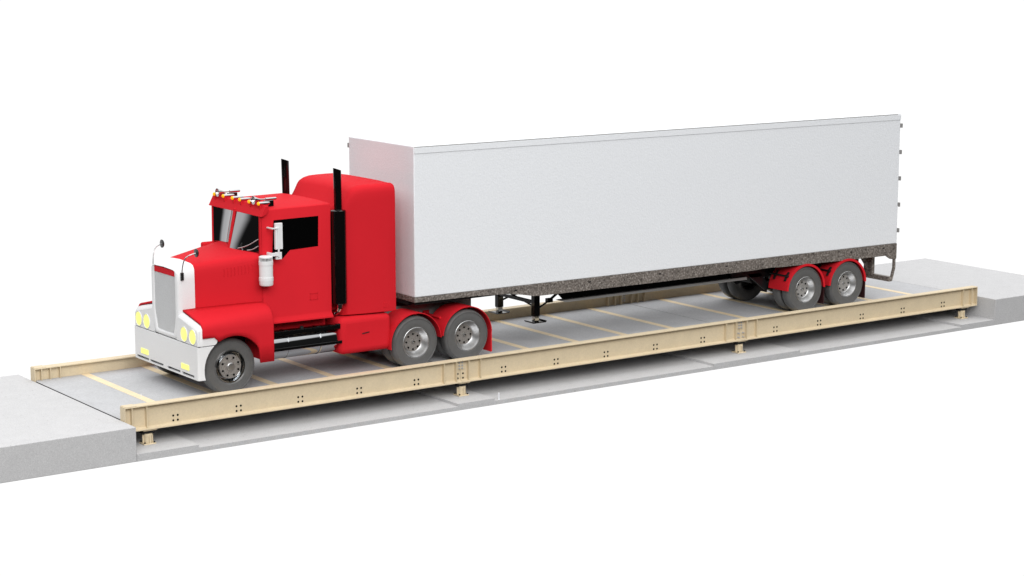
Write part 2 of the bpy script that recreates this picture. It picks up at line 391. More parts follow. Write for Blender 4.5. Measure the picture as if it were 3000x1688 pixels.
# fenders
AX, AZ, AR = -.28, .565, .645     # front axle, wheel arch radius
def arch(x):
    d = AR * AR - (x - AX) ** 2
    z = AZ + math.sqrt(d) if d > 0 else 0
    return z
for s in (-1, 1):
    rows = []
    xs = [-.95, -.9, -.8, -.7, -.6, -.5, -.4, -.3, -.2, -.1, 0, .06, .12, .18, .23, .27, .30, .33, .42, .52, .58, .605]
    for x in xs:
        k = (x + .95) / 1.555
        wi = lerp(.56, 1.02, min(1, max(0, (x + .75) / 1.3)))
        front = [(wi, 1.645), (lerp(wi, 1.42, .3), 1.60), (lerp(wi, 1.42, .62), 1.535), (1.30, 1.495), (1.365, 1.465), (1.405, 1.42), (1.42, 1.36)]
        rear = [(wi, 1.715), (lerp(wi, 1.42, .35), 1.70), (lerp(wi, 1.42, .62), 1.66), (1.335, 1.605), (1.385, 1.53), (1.41, 1.45), (1.42, 1.36)]
        sec = [(lerp(a[0], b[0], k), lerp(a[1], b[1], k)) for a, b in zip(front, rear)]
        if x > .5: sec = [(w_, z_ - (.012 if x > .55 else .003) * (1 if x < .6 else 2.2)) for w_, z_ in sec]
        if x <= .29:
            zb = max(min(1.222, arch(x)), .6) if x > -.62 else 1.222
        else: zb = .6
        sec += [(1.42, lerp(1.36, zb, .5)), (1.42, zb)]
        rows.append([(x, sy(s, w_), z_) for w_, z_ in sec])
    m = MB().grid(rows)
    o = m.build('fender', M_RED, tr, solid=.035 if s > 0 else -.035, smooth=60, recalc=False)
    o.data.update()
    # rear wall of the wheel well and inner liner
    MB().box((.40, min(sy(s, 1.38), sy(s, .55)), .62), (.56, max(sy(s, 1.38), sy(s, .55)), 1.5)).build('mud_guard', M_RED, tr, smooth=0)
    MB().box((-.95, min(sy(s, .62), sy(s, .52)), .8), (.5, max(sy(s, .62), sy(s, .52)), 1.6)).build('wheel_housing', M_DARK, tr, smooth=0)

# white front: grille surround, head lamp pods, bumper
XF = -1.045
m = MB()
ext = []                                              # outline of the grille shell seen from the front (w, z), near half
ext = [(0, 2.478), (.44, 2.458), (.545, 2.432), (.598, 2.37), (.605, 2.2), (.605, 1.55), (.565, 1.36), (.50, 1.12), (.455, 1.062), (0, 1.056)]
inn = [(0, 2.450), (.40, 2.440), (.452, 2.428), (.462, 2.405), (.468, 2.2), (.466, 1.55), (.435, 1.38), (.375, 1.185), (.345, 1.165), (0, 1.16)]
def shell_row(x, k, grow=0., lift=0.):
    r = []
    for (wi, zi), (wo, zo) in zip(inn, ext):
        w_, z_ = lerp(wi, wo, k), lerp(zi, zo, k)
        r.append((w_ + (grow if w_ > .3 else 0), z_ + lift * max(0, (z_ - 1.6)) / .85))
    return [(x, YC - w_, z_) for w_, z_ in r[::-1]] + [(x, YC + w_, z_) for w_, z_ in r[1:]]
rr = [shell_row(XF + .10, 0), shell_row(XF + .02, 0), shell_row(XF + .002, .10), shell_row(XF - .006, .35), shell_row(XF - .004, .65), shell_row(XF + .012, .9), shell_row(XF + .04, 1., .002, .004), shell_row(XF + .12, 1., .008, .028), shell_row(-.69, 1., .03, .098)]
m.grid(rr)
shell = m.build('grille_surround', M_WHITE, tr, smooth=55)
# radiator grille: fine vertical bars, red name strip above (plain)
g = MB()
hw = lambda z: .47 if z > 1.56 else lerp(.36, .47, (z - 1.17) / .39)
n_b = 38
for i in range(n_b):
    w_ = lerp(-.462, .462, i / (n_b - 1))
    zb = 1.165 if abs(w_) < .36 else 1.17 + (abs(w_) - .36) / .11 * .39
    g.box((XF + .02, YC + w_ - .0065, zb), (XF + .045, YC + w_ + .0065, 2.318))
g.box((XF + .046, YC - .475, 1.17), (XF + .06, YC + .475, 2.32))
grille = g.build('grille', M_MESH, tr, smooth=0)
MB().box((XF + .012, YC - .456, 2.312), (XF + .03, YC + .456, 2.432)).build('hood_badge_strip', M_RED, tr, bevel=.006, seg=2, smooth=0)
MB().box((-1.0, YC - .5, 1.1), (XF + .065, YC + .5, 2.42)).build('radiator', M_DARK, tr, smooth=0)

# pods + bumper as one white front clip on each level
for s in (-1, 1):
    poly = [(.50, 1.068), (1.43, 1.068), (1.43, 1.40), (1.385, 1.455), (1.25, 1.49), (.60, 1.625), (.50, 1.64)]
    front = [(.50, 1.068), (1.405, 1.068), (1.405, 1.315), (1.365, 1.365), (1.22, 1.40), (.60, 1.535), (.50, 1.55)]
    rows = []
    for x, f_ in ((XF, 0.), (XF + .012, .25), (XF + .04, .62), (XF + .075, .9), (-.945, 1.0)):
        rows.append([(x, sy(s, lerp(a[0], b[0], f_)), lerp(a[1], b[1], f_)) for a, b in zip(front, poly)])
    m = MB().grid([r + [r[0]] for r in rows]); m.add(rows[0], [list(range(7))]); 
    # side plate back to the wheel arch
    arcp = [(x, arch(x)) for x in (-.575, -.62, -.68, -.74)]
    arcp = [(-.60, 1.222)] + [(AX - math.sqrt(AR ** 2 - (z_ - AZ) ** 2) - .0, z_) for z_ in (1.10, 1.068)]
    y_a, y_b = sorted((sy(s, 1.4295), sy(s, 1.39)))
    m.prism([(-.945, 1.068), arcp[2], arcp[1], arcp[0], (-.945, 1.222)], 'y', y_a, y_b)
    pod = m.build('headlight_panel', M_WHITE, tr, smooth=40)
    for w_ in (.842, 1.214):
        y = sy(s, w_)
        MB().lathe([(.154, XF + .004), (.153, XF - .012), (.148, XF - .016), (.143, XF - .014), (.1415, XF + .004)], (0, y, 1.232), 'x', 40).build('headlight_bezel', M_WHITE, pod)
        MB().lathe([(.1425, XF - .004), (.09, XF - .010), (.0, XF - .013)], (0, y, 1.232), 'x', 40).build('headlight', M_YEL, tr, smooth=60)
m = MB()
# bumper: front face with four slots, built as strips
yl, yr = YC - 1.405, YC + 1.405
zs0, zs1, zs2, zs3 = .395, .425, .475, 1.052
slots = [(YC - 1.262, YC - .729), (YC - .656, YC - .07), (YC + .109, YC + .723), (YC + .77, YC + 1.34)]
XB = -1.06
m.box((XB, yl, zs2), (XB + .03, yr, zs3))
m.box((XB, yl, zs0), (XB + .03, yr, zs1))
prev = yl
for a, b in slots + [(yr, yr)]:
    m.box((XB, prev, zs1), (XB + .03, a, zs2)); prev = b
m.box((XB + .12, yl + .03, zs0), (XB + .14, yr - .03, zs3))
m.box((XB + .0305, yl + .01, zs0), (XB + .12, yr - .01, zs0 + .012))
bp = m.build('bumper', M_WHITE, tr, smooth=0)
for s in (-1, 1):
    arcb = [(AX - math.sqrt(AR ** 2 - (z_ - AZ) ** 2), z_) for z_ in (1.052, .98, .9, .8, .7, .6, .5, .42, .395)]
    m = MB()
    # rounded corner from the front face to the side
    sec = [(XB, 1.404), (XB + .004, 1.416), (XB + .014, 1.428), (XB + .03, 1.434), (XB + .06, 1.436)]
    m.grid([[(x, sy(s, w_), z_) for x, w_ in sec] for z_ in (.395, 1.052)])
    ya, yb = sorted((sy(s, 1.436), sy(s, 1.40)))
    m.prism([(XB + .06, .395), (XB + .06, 1.052)] + arcb, 'y', ya, yb)
    m.build('bumper_end', M_WHITE, bp, smooth=40)
    MB().box((XB - .012, sy(s, .88 if s < 0 else .95) - .168, .537), (XB + .001, sy(s, .88 if s < 0 else .95) + .168, .643)).build('fog_light', M_YEL, tr, bevel=.006, seg=2, smooth=0)

# cab body
CW = 1.056
m = MB()
roof = [(.60, 3.44), (.60, 3.56), (.66, 3.592), (2.15, 3.60)]
poly = [(.60, 1.30), (2.15, 1.27), (2.15, 3.565), (.60, 3.545)]
def cab_row(x, zt, zb):
    half = [(0, zt + .03), (.5, zt + .027), (CW - .10, zt + .010), (CW - .028, zt - .002), (CW - .008, zt - .010), (CW, zt - .028), (CW, 1.40), (CW + .012, 1.36), (CW + .075, zb + .03), (CW + .078, zb)]
    return [(x, YC - w_, z_) for w_, z_ in half[::-1]] + [(x, YC + w_, z_) for w_, z_ in half[1:]]
rows = [cab_row(.595, 3.41, 1.285), cab_row(.705, 3.574, 1.28), cab_row(2.16, 3.588, 1.265)]
m.grid(rows); m.add(rows[-1], [list(range(len(rows[-1])))])
cab = m.build('cab', M_RED, tr, smooth=40)
MB().box((.55, YC - .72, 1.0), (2.2, YC + .72, 1.262)).build('cab_floor', M_RED, tr, smooth=0)
# side glass, door mirror
for s in (-1, 1):
    poly = [(.862, 3.352), (1.882, 3.362), (1.868, 2.748), (1.222, 2.724), (1.052, 2.568), (.812, 2.572)]
    ya, yb = sorted((sy(s, CW - .02), sy(s, CW + .0035)))
    MB().prism(poly, 'y', ya, yb).build('side_window', M_GLASS, cab, smooth=0)
    fr = MB()                                                       # pressed outline of the door handle recess
    for a, b in (((1.66, 1.785), (1.84, 1.797)), ((1.66, 1.663), (1.84, 1.675)), ((1.66, 1.663), (1.672, 1.797)), ((1.828, 1.663), (1.84, 1.797))):
        ya, yb = sorted((sy(s, CW - .01), sy(s, CW + .006)))
        fr.box((a[0], ya, a[1]), (b[0], yb, b[1]))
    fr.build('door_handle', M_RED, cab, smooth=0)
    # mirror on its bracket
    yo = CW + .17
    mi = MB().box((.795, min(sy(s, yo - .035), sy(s, yo + .03)), 2.79), (.955, max(sy(s, yo - .035), sy(s, yo + .03)), 3.315)).build('door_mirror', M_WHITE, tr, bevel=.008, seg=2, smooth=0)
    MB().box((.80, min(sy(s, yo - .035), sy(s, yo + .03)), 2.59), (.93, max(sy(s, yo - .035), sy(s, yo + .03)), 2.735)).build('spotter_mirror', M_WHITE, mi, bevel=.008, seg=2, smooth=0)
    b = MB()
    ya, yb = sorted((sy(s, yo + .031), sy(s, yo + .055)))
    b.box((.835, ya, 2.64), (.868, yb, 3.235)).box((.70, ya, 3.205), (.834, yb, 3.235)).box((.69, ya, 2.665), (.834, yb, 2.735))
    ya, yb = sorted((sy(s, CW), sy(s, yo + .031)))
    b.box((.70, ya, 3.206), (.73, yb, 3.234)).box((.69, ya, 2.67), (.73, yb, 2.73))
    b.build('mirror_bracket', M_WHITE, mi, bevel=.004, seg=1, smooth=0)
# windscreen: two panes in a shallow vee, each bow shaped to set where the reflection turns dark, red centre post
for s in (-1, 1):
    A, B, Cc, D = (.400, .045, 2.705), (.570, .975, 2.722), (.576, .992, 3.452), (.566, .045, 3.452)
    rows = []
    for i in range(7):
        v = i / 6; r = []
        for j in range(13):
            u = j / 12
            x = lerp(lerp(A[0], B[0], u), lerp(D[0], Cc[0], u), v) + (lerp(.105, .085, v) if s > 0 else lerp(-.045, -.036, v)) * (1 - (2 * u - 1) ** 2)
            w_ = lerp(lerp(A[1], B[1], u), lerp(D[1], Cc[1], u), v); z_ = lerp(lerp(A[2], B[2], u), lerp(D[2], Cc[2], u), v)
            r.append((x, sy(s, w_), z_))
        rows.append(r)
    MB().grid(rows).grid([[(x + .006, y, z) for x, y, z in r] for r in rows], flip=True).build('windscreen', M_SCREEN, tr, smooth=80)
    m = MB()                                                       # side pillar of the screen
    ya, yb = sorted((sy(s, .985), sy(s, 1.045)))
    m.prism([(.558, 2.68), (.64, 2.68), (.64, 3.5), (.566, 3.5)], 'y', ya, yb)
    m.build('pillar', M_RED, cab, bevel=.008, seg=2, smooth=0)
    if s < 0:                                                      # two pale curved rods resting low on the near pane
        for (u0, v0, u1, v1, bow) in ((.36, .05, .985, .36, .05), (.68, .03, .985, .17, .03)):
            P = []
            for q in range(9):
                k = q / 8; u = lerp(u0, u1, k); v = lerp(v0, v1, k) - bow * math.sin(PI * k)
                x = lerp(lerp(A[0], B[0], u), lerp(D[0], Cc[0], u), v) - .045 * (1 - (2 * u - 1) ** 2) - .016
                P.append((x, sy(s, lerp(lerp(A[1], B[1], u), lerp(D[1], Cc[1], u), v)), lerp(lerp(A[2], B[2], u), lerp(D[2], Cc[2], u), v)))
            MB().tube(P, .009, n=8).build('pale_arc', M_ALU, tr, smooth=60)
m = MB().prism([(.385, 2.66), (.45, 2.66), (.62, 3.5), (.548, 3.5)], 'y', YC - .042, YC + .042)
m.build('centre_post', M_RED, cab, bevel=.008, seg=2, smooth=0)
MB().prism([(.70, 2.60), (.72, 2.60), (.72, 3.52), (.71, 3.52)], 'y', YC - .93, YC + .93).build('screen_backing', M_HOLE, cab, smooth=0)  # upright black sheet behind the panes, in place of a cab interior
# sun visor
vis = [(.545, 3.447), (.655, 3.655), (.715, 3.655), (.715, 3.575), (.695, 3.528), (.655, 3.487), (.60, 3.455), (.56, 3.443)]
MB().prism(vis, 'y', YC - 1.13, YC + 1.13).build('sun_visor', M_RED, tr, bevel=.006, seg=2, smooth=0)
# marker lamps and air horns
for w_ in (-.950, -.556, -.157, .157, .556, .950):
    y = YC + w_; z_ = 3.69
    la = MB().lathe([(0, .84), (.02, .84), (.030, .825), (.035, .76), (.037, .63), (.037, .60)], (0, y, z_), 'x', 24).build('marker_lamp', M_CHROME, tr, smooth=40)
    MB().lathe([(.039, .60), (.038, .588), (.030, .572), (.016, .563), (0, .560)], (0, y, z_), 'x', 24).build('lens', M_AMB, la, smooth=60)
    MB().box((.61, y - .022, 3.58), (.80, y + .022, z_ - .03)).build('lamp_foot', M_RED, la, smooth=0)
for s in (-1, 1):
    y = sy(s, .771); z_ = 3.745
    ho = MB().lathe([(.078, .572), (.086, .568), (.083, .58), (.060, .625), (.034, .68), (.018, .73), (.014, .80), (.014, .84), (.028, .845), (.030, 1.07), (.024, 1.085), (0, 1.085)], (0, y, z_), 'x', 28).build('air_horn', M_CHROME, tr, smooth=40)
    MB().lathe([(.077, .575), (.054, .625), (.030, .68), (.012, .73), (0, .735)], (0, y, z_), 'x', 28).build('horn_throat', M_STEEL, ho, smooth=40)
    MB().box((.80, y - .022, 3.585), (1.02, y + .022, z_ - .032)).build('horn_bracket', M_BLACK, ho, bevel=.004, seg=1, smooth=0)
# hood mirrors
for s in (-1, 1):
    dm = MB(); wx = .645
    base = Vector((-.965, sy(s, wx), 2.40)); 
    pts = [base, Vector((-.955, sy(s, wx + .01), 2.52)), Vector((-.935, sy(s, wx + .025), 2.63)), Vector((-.90, sy(s, wx + .05), 2.71)), Vector((-.84, sy(s, wx + .08), 2.755)), Vector((-.75, sy(s, wx + .11), 2.785)), Vector((-.69, sy(s, wx + .118), 2.797))]
    arm = MB().tube(pts, .0115, n=10).build('hood_mirror', M_STEEL, tr, smooth=60)
    MB().lathe([(0, -.668), (.05, -.672), (.076, -.684), (.086, -.70), (.084, -.71), (0, -.716)][::-1], (0, sy(s, .762), 2.797), 'x', 28).build('mirror_head', M_BLACK, arm, smooth=50)
    ya, yb = sorted((sy(s, .612), sy(s, .655)))
    MB().box((-.985, ya, 2.262), (-.925, yb, 2.412)).build('mirror_foot', M_DARK, arm, bevel=.005, seg=1, smooth=0)
# air cleaners
for s in (-1,):
    cx, cy_ = .585, sy(s, 1.16 + .06); r = .142
    q = MB()
    for i in range(30):
        a = 2 * PI * i / 30; q.cyl((cx + .130 * math.cos(a), cy_ + .130 * math.sin(a), 2.587), (cx + .130 * math.cos(a), cy_ + .130 * math.sin(a), 2.645), .006, n=6)
    ac = q.lathe([(0, 2.685), (.11, 2.682), (.135, 2.672), (.139, 2.655), (.139, 2.648), (.128, 2.646), (.128, 2.585), (.142, 2.583), (.142, 2.505), (.136, 2.50), (.136, 2.262), (.144, 2.258), (.144, 2.185), (.139, 2.18), (.138, 2.115), (.128, 2.095), (0, 2.09)], (cx, cy_, 0), 'z', 40).build('air_cleaner', M_WHITE, tr, smooth=35)
    MB().lathe([(.1285, 2.588), (.1285, 2.644)], (cx, cy_, 0), 'z', 40).build('intake_screen', M_DARK, ac)
    ya, yb = sorted((sy(s, 1.0), sy(s, 1.12)))
    MB().box((cx - .04, ya, 2.2), (cx + .04, yb, 2.5)).build('cleaner_bracket', M_RED, ac, smooth=0)

MB().box((.33, sy(1, .99), 2.52), (.62, sy(1, 1.13), 2.70)).build('cowl', M_RED, tr, bevel=.04, seg=4, smooth=40)
# sleeper: lofted body with a raised rounded roof
prof = [(2.17, 3.20, .84), (2.36, 3.45, .86), (2.415, 3.525, 1.05), (2.46, 3.585, 1.09), (2.525, 3.665, 1.11), (2.60, 3.79, 1.125), (2.65, 3.845, 1.14), (2.75, 3.888, 1.16), (2.9, 3.915, 1.19), (3.1, 3.92, 1.215), (3.35, 3.92, 1.235), (3.57, 3.915, 1.245), (3.592, 3.905, 1.238), (3.60, 3.89, 1.222)]
rows = []
for x, zt, ww in prof:
    rr_ = .16
    half = [(0, zt + .012), (ww * .5, zt + .010), (ww - .40, zt + .002), (ww - .26, zt - .002), (ww - .17, zt + .004), (ww - .105, zt - .004), (ww - .05, zt - .034), (ww - .018, zt - .085), (ww - .003, zt - .16), (ww, zt - .28), (ww, 2.4), (ww, 1.28), (ww - .02, 1.265)]
    rows.append([(x, YC - w_, z_) for w_, z_ in half[::-1]] + [(x, YC + w_, z_) for w_, z_ in half[1:]])
m = MB().grid(rows); m.add(rows[0], [list(range(len(rows[0])))]); m.add(rows[-1], [list(range(len(rows[-1])))])
m.add([rows[0][0], rows[0][-1], rows[-1][-1], rows[-1][0]], [(0, 1, 2, 3)])
slp = m.build('sleeper', M_RED, tr, smooth=45)
MB().box((3.30, sy(-1, 1.2), 1.36), (3.46, sy(-1, 1.2405), 1.47)).build('locker_hatch', M_RED, slp, bevel=.004, seg=1, smooth=0)

# exhaust stacks
for s in (-1, 1):
    cx, cy_ = 2.335, sy(s, 1.075)
    st = MB()
    n = 28; r0, r1 = .079, .083
    low_ = [(cx + r0 * math.cos(2 * PI * i / n), cy_ + r0 * math.sin(2 * PI * i / n), 3.44) for i in range(n)]
    top_ = [(cx - .012 + r1 * math.cos(2 * PI * i / n), cy_ + r1 * math.sin(2 * PI * i / n), 4.275 - .10 * r1 / .098 * math.cos(2 * PI * i / n) * .35) for i in range(n)]
    tin = [(cx - .012 + (r1 - .008) * math.cos(2 * PI * i / n), cy_ + (r1 - .008) * math.sin(2 * PI * i / n), 4.27 - .035 * math.cos(2 * PI * i / n)) for i in range(n)]
    bot = [(cx + .06 * math.cos(2 * PI * i / n), cy_ + .05 * math.sin(2 * PI * i / n), 3.6) for i in range(n)]
    st.grid([r + [r[0]] for r in (low_, top_, tin, bot)]); st.add(bot, [list(range(n))])
    so = st.build('exhaust_stack', M_BLACK, tr, smooth=40)
    R_ = .156
    MB().lathe([(.073, 3.47), (.080, 3.455), (R_ - .02, 3.45), (R_, 3.435), (R_, 1.54), (R_ - .015, 1.52), (.06, 1.51)], (cx, cy_, 0), 'z', 40).build('muffler', M_BLACK, so, smooth=35)
    MB().tube([(cx, cy_, 1.53), (cx, cy_, 1.44), (cx - .012, sy(s, 1.05), 1.38), (cx - .04, sy(s, .99), 1.335), (cx - .07, sy(s, .90), 1.31)], .066, n=18).build('elbow_pipe', M_CHROME, so, smooth=60)

# fuel tank with straps and step rails
for s in (-1, 1):
    cy_, cz_, r = sy(s, .945), .812, .287
    tk = MB().lathe([(0, .60), (.2, .60), (r - .02, .605), (r, .63), (r, 2.17), (r - .02, 2.205), (.2, 2.215), (0, 2.22)], (0, cy_, cz_), 'x', 56).build('fuel_tank', M_TANK, tr, smooth=35)
    for x in (1.06, 1.80):
        MB().lathe([(r, x), (r + .007, x + .001), (r + .007, x + .024), (r, x + .025)], (0, cy_, cz_), 'x', 56).build('tank_strap', M_TANK, tk, smooth=30)
    ya, yb = sorted((sy(s, 1.10), sy(s, 1.235)))
    b1 = MB().box((.60, ya, 1.035), (2.26, yb, 1.122)).build('step_rail', M_BLACK, tr, bevel=.006, seg=1, smooth=0)
    MB().box((.60, ya - .001, 1.1225), (2.26, ya + .022, 1.131)).build('rail_trim', M_CHROME, b1, smooth=0)
    for x in (.96, 1.70, 2.16): MB().box((x, ya + .01, 1.1315), (x + .09, ya + .06, 1.144)).build('rail_clip', M_CHROME, b1, smooth=0)
    ya, yb = sorted((sy(s, 1.225), sy(s, 1.262)))
    MB().box((.62, ya, .735), (2.28, yb, .795)).build('step_rail', M_BLACK, tr, bevel=.006, seg=2, smooth=0)
    ya, yb = sorted((sy(s, 1.12), sy(s, 1.2)))
    MB().cyl((1.40, sy(s, 1.16), 1.095), (1.40, sy(s, 1.16), 1.17), .04, n=16).build('filler_cap', M_DARK, tk)
    # rounded tool box
    ya, yb = sorted((sy(s, .55), sy(s, 1.268)))
    tb = MB().box((2.235, ya, .475), (3.475, yb, 1.245)).build('tool_box', M_RED, tr, bevel=.13, seg=6, smooth=40)
    ya, yb = sorted((sy(s, 1.262), sy(s, 1.274)))
    MB().add([(2.75, ya, .868), (2.92, ya, .888), (2.92, ya, .912), (2.75, ya, .892), (2.75, yb, .868), (2.92, yb, .888), (2.92, yb, .912), (2.75, yb, .892)],
             [(0, 1, 2, 3), (4, 5, 6, 7), (0, 1, 5, 4), (1, 2, 6, 5), (2, 3, 7, 6), (3, 0, 4, 7)]).build('box_handle', M_FLAP, tb, smooth=0)
# chassis
fr = MB()
for s in (-1, 1):
    ya, yb = sorted((sy(s, .40), sy(s, .48)))
    fr.box((-.85, ya, .83), (5.985, yb, 1.195))
for x in (-.6, 1.0, 2.6, 3.3, 4.68, 5.9): fr.box((x - .05, YC - .399, .86), (x + .05, YC + .399, 1.15))
fr.build('chassis_frame', M_GREY, tr, bevel=.008, seg=2, smooth=0)
MB().box((3.75, YC - .45, 1.20), (5.1, YC + .45, 1.315)).prism([(4.2, 1.316), (5.35, 1.316), (5.5, 1.26), (5.5, 1.245), (4.2, 1.245)], 'y', YC - .46, YC + .46).build('fifth_wheel', M_DARK, tr, bevel=.01, seg=1, smooth=0)
ax = MB()
for x, z_ in ((AX, .53), (4.03, .56), (5.32, .56)): ax.cyl((x, YC - 1.0, z_), (x, YC + 1.0, z_), .09, n=20)
ax.cyl((4.03, YC, .4), (4.03, YC, .72), .22, n=24).cyl((5.32, YC, .4), (5.32, YC, .72), .22, n=24)
ax.box((3.6, YC - .5, .62), (5.7, YC - .42, .76)).box((3.6, YC + .42, .62), (5.7, YC + .5, .76)).box((-.9, YC - .45, .62), (.5, YC - .36, .70)).box((-.9, YC + .36, .62), (.5, YC + .45, .70))
ax.cyl((.5, YC, .75), (3.9, YC, .62), .06, n=14).box((-.7, YC - .35, .62), (.4, YC + .35, 1.5))
ax.build('axles', M_DARK, tr, smooth=35)
# wheels of the tractor
ws = make_wheel('steer', tr, (AX, .02, .565), .565)
copy_tree(ws, tr, (AX, 2 * YC - .02, .565), PI)
wd = make_wheel('drive', tr, (4.03, -.02, .555), .555)
copy_tree(wd, tr, (5.32, -.02, .555))
for x in (4.03, 5.32): copy_tree(wd, tr, (x, 2 * YC + .02, .555), PI)
# curved mud guards over the drive wheels
def guard(name, cx, cz, R, a0, a1, ya, yb, mt, parent, th=.016, lip=0.):
    prof_ = [(R, ya), (R, yb), (R + th, yb), (R + th, ya)]
    m = MB().lathe(prof_, (cx, 0, cz), 'y', 28, a0=a0, a1=a1, close=True)
    if lip: m.lathe([(R - lip, ya - .002), (R + th + .001, ya - .002), (R + th + .001, ya + .012), (R - lip, ya + .012)], (cx, 0, cz), 'y', 28, a0=a0, a1=a1, close=True)
    return m
for s in (-1, 1):
    ya, yb = sorted((sy(s, 1.325), sy(s, .70)))
    for i, cx in enumerate((4.03, 5.32)):
        m = guard('', cx, .555, .615, math.radians(4), math.radians(188 if i == 0 else 174), ya, yb, M_RED, tr)
        if i == 1:
            m.prism([(cx + .605, .60), (cx + .622, .60), (cx + .628, .15), (cx + .60, .14), (cx + .596, .3)], 'y', ya, yb)
        gd = m.build('mud_guard', M_RED, tr, smooth=30)
        for a in (38, 142):
            q = MB()
            r_ = .66; px, pz = cx + r_ * math.cos(math.radians(a)), .555 + r_ * math.sin(math.radians(a))
            y_in, y_out = sy(s, .44), sy(s, 1.06)
            q.cyl((px, y_in, pz), (px, y_out, pz), .027, n=14)
            pa, pb = sorted((sy(s, .481), sy(s, .52))); q.box((px - .075, pa, pz - .055), (px + .075, pb, pz + .075))
            q.build('guard_bracket', M_RED, gd, smooth=35)

# ------------------------------------------------------------------ semi trailer
tl = thing('semi_trailer', (11.1, YC, 0), 'long white box trailer with mottled grey lower rail coupled to the red truck', 'trailer')
X0, X1 = 4.015, 18.155
zb_ = lambda x: lerp(1.503, 1.424, (x - X0) / (X1 - X0))
zt_ = lambda x: lerp(4.658, 4.640, (x - X0) / (X1 - X0))
m = MB()
Y0, Y1 = 0.0, 2.6
xs = [(X0, Y0), (X1, Y0), (X1, Y1), (X0, Y1)]
m.add([(x, y, zb_(x)) for x, y in xs] + [(x, y, zt_(x)) for x, y in xs], [(3, 2, 1, 0), (4, 5, 6, 7), (0, 1, 5, 4), (1, 2, 6, 5), (2, 3, 7, 6), (3, 0, 4, 7)])
boxo = m.build('cargo_box', M_BOX, tl, bevel=.022, seg=4, smooth=40)
m = MB()
xi = [(X0 + .06, Y0 + .05), (X1 - .06, Y0 + .05), (X1 - .06, Y1 - .05), (X0 + .06, Y1 - .05)]
m.add([(x, y, zt_(x) - .01) for x, y in xi] + [(x, y, zt_(x) + .004) for x, y in xi], [(3, 2, 1, 0), (4, 5, 6, 7), (0, 1, 5, 4), (1, 2, 6, 5), (2, 3, 7, 6), (3, 0, 4, 7)])
m.build('roof', M_ROOF, tl, smooth=0)
for y, e in ((Y0, -1), (Y1, 1)):
    m = MB()
    ya, yb = sorted((y + e * .012, y - e * .001))
    c = [(X0 + .012, 0), (X1 - .105, 0)]
    m.add([(x, yy, zt_(x) - d) for x in (X0 + .012, X1 + .004) for yy in (ya, yb) for d in (.158, .034)], [(0, 1, 3, 2), (4, 6, 7, 5), (0, 4, 5, 1), (2, 3, 7, 6), (1, 5, 7, 3), (0, 2, 6, 4)])
    m.build('top_rail', M_BOX, tl, bevel=.004, seg=1, smooth=0)
    m = MB(); ya, yb = sorted((y + e * .009, y - e * .002))
    m.add([(x, yy, zt_(x) - d) for x in (X0 + .012, X1 - .11) for yy in (ya, yb) for d in (.0335, .010)], [(0, 1, 3, 2), (4, 6, 7, 5), (0, 4, 5, 1), (2, 3, 7, 6), (1, 5, 7, 3), (0, 2, 6, 4)])
    m.build('roof_lip_shade', M_ALU, tl, smooth=0)  # grey strip standing in for the shadow line under the roof lip
    # lower side rail with its stepped edge
    top = [(X1, zb_(X1) - .001), (X0 - .012, zb_(X0) - .001)]
    low_ = [(X0 - .012, 1.398), (5.6, 1.382), (6.40, 1.343), (6.75, 1.29), (7.05, 1.232), (7.25, 1.218), (10.26, 1.196), (13.50, 1.192), (13.66, 1.203), (14.0, 1.206), (14.3, 1.19), (17.29, 1.148), (17.81, 1.147), (17.90, 1.09), (17.985, 1.042), (18.135, 1.038), (18.15, 1.05)]
    ya, yb = sorted((y + e * .006, y - e * .07))
    m = MB().prism(low_ + top, 'y', ya, yb)
    rl = m.build('side_rail', M_RAIL, tl, smooth=0)
    q = MB()
    for x in (6.6, 8.6, 10.6, 12.6, 14.6, 16.6, 17.7):     # small lashing slots
        zz = zb_(x) - .09; ya, yb = sorted((y + e * .0075, y))
        MB().box((x - .05, ya, zz - .012), (x + .02, yb, zz + .018)).build('lashing_slot', M_DARK, rl, smooth=0)
    # door hinges at the rear corner
    for z_ in (4.34, 3.69, 3.04, 2.39, 1.75):
        ya, yb = sorted((y + e * .034, y - e * .04))
        MB().box((X1 + .002, ya, z_ - .052), (X1 + .045, yb, z_ + .052)).build('door_hinge', M_GREY, tl, bevel=.004, seg=1, smooth=0)
MB().box((X0 - .010, .071, 1.40), (X0 + .05, 2.529, 1.5025)).build('front_rail', M_RAIL, tl, smooth=0)
MB().box((X0 + .06, .075, 1.33), (X1 - .02, 2.525, 1.42)).build('floor', M_DARK, tl, smooth=0)
MB().box((X0 + .02, .02, 1.395), (X0 + .10, .069, 1.5)).box((X0 + .01, .3, 1.31), (6.6, 2.3, 1.392)).build('coupler_plate', M_DARK, tl, smooth=0)
MB().box((X1 + .001, .06, 1.44), (X1 + .03, 1.295, 4.55)).build('rear_door', M_BOX, tl, bevel=.006, seg=1, smooth=0)
MB().box((X1 + .001, 1.305, 1.44), (X1 + .03, 2.54, 4.55)).build('rear_door', M_BOX, tl, bevel=.006, seg=1, smooth=0)
# marker at the front far top corner
MB().box((X0 - .02, 2.585, 4.42), (X0 + .03, 2.625, 4.52)).build('clearance_lamp', M_GREY, tl, bevel=.004, seg=1, smooth=0)
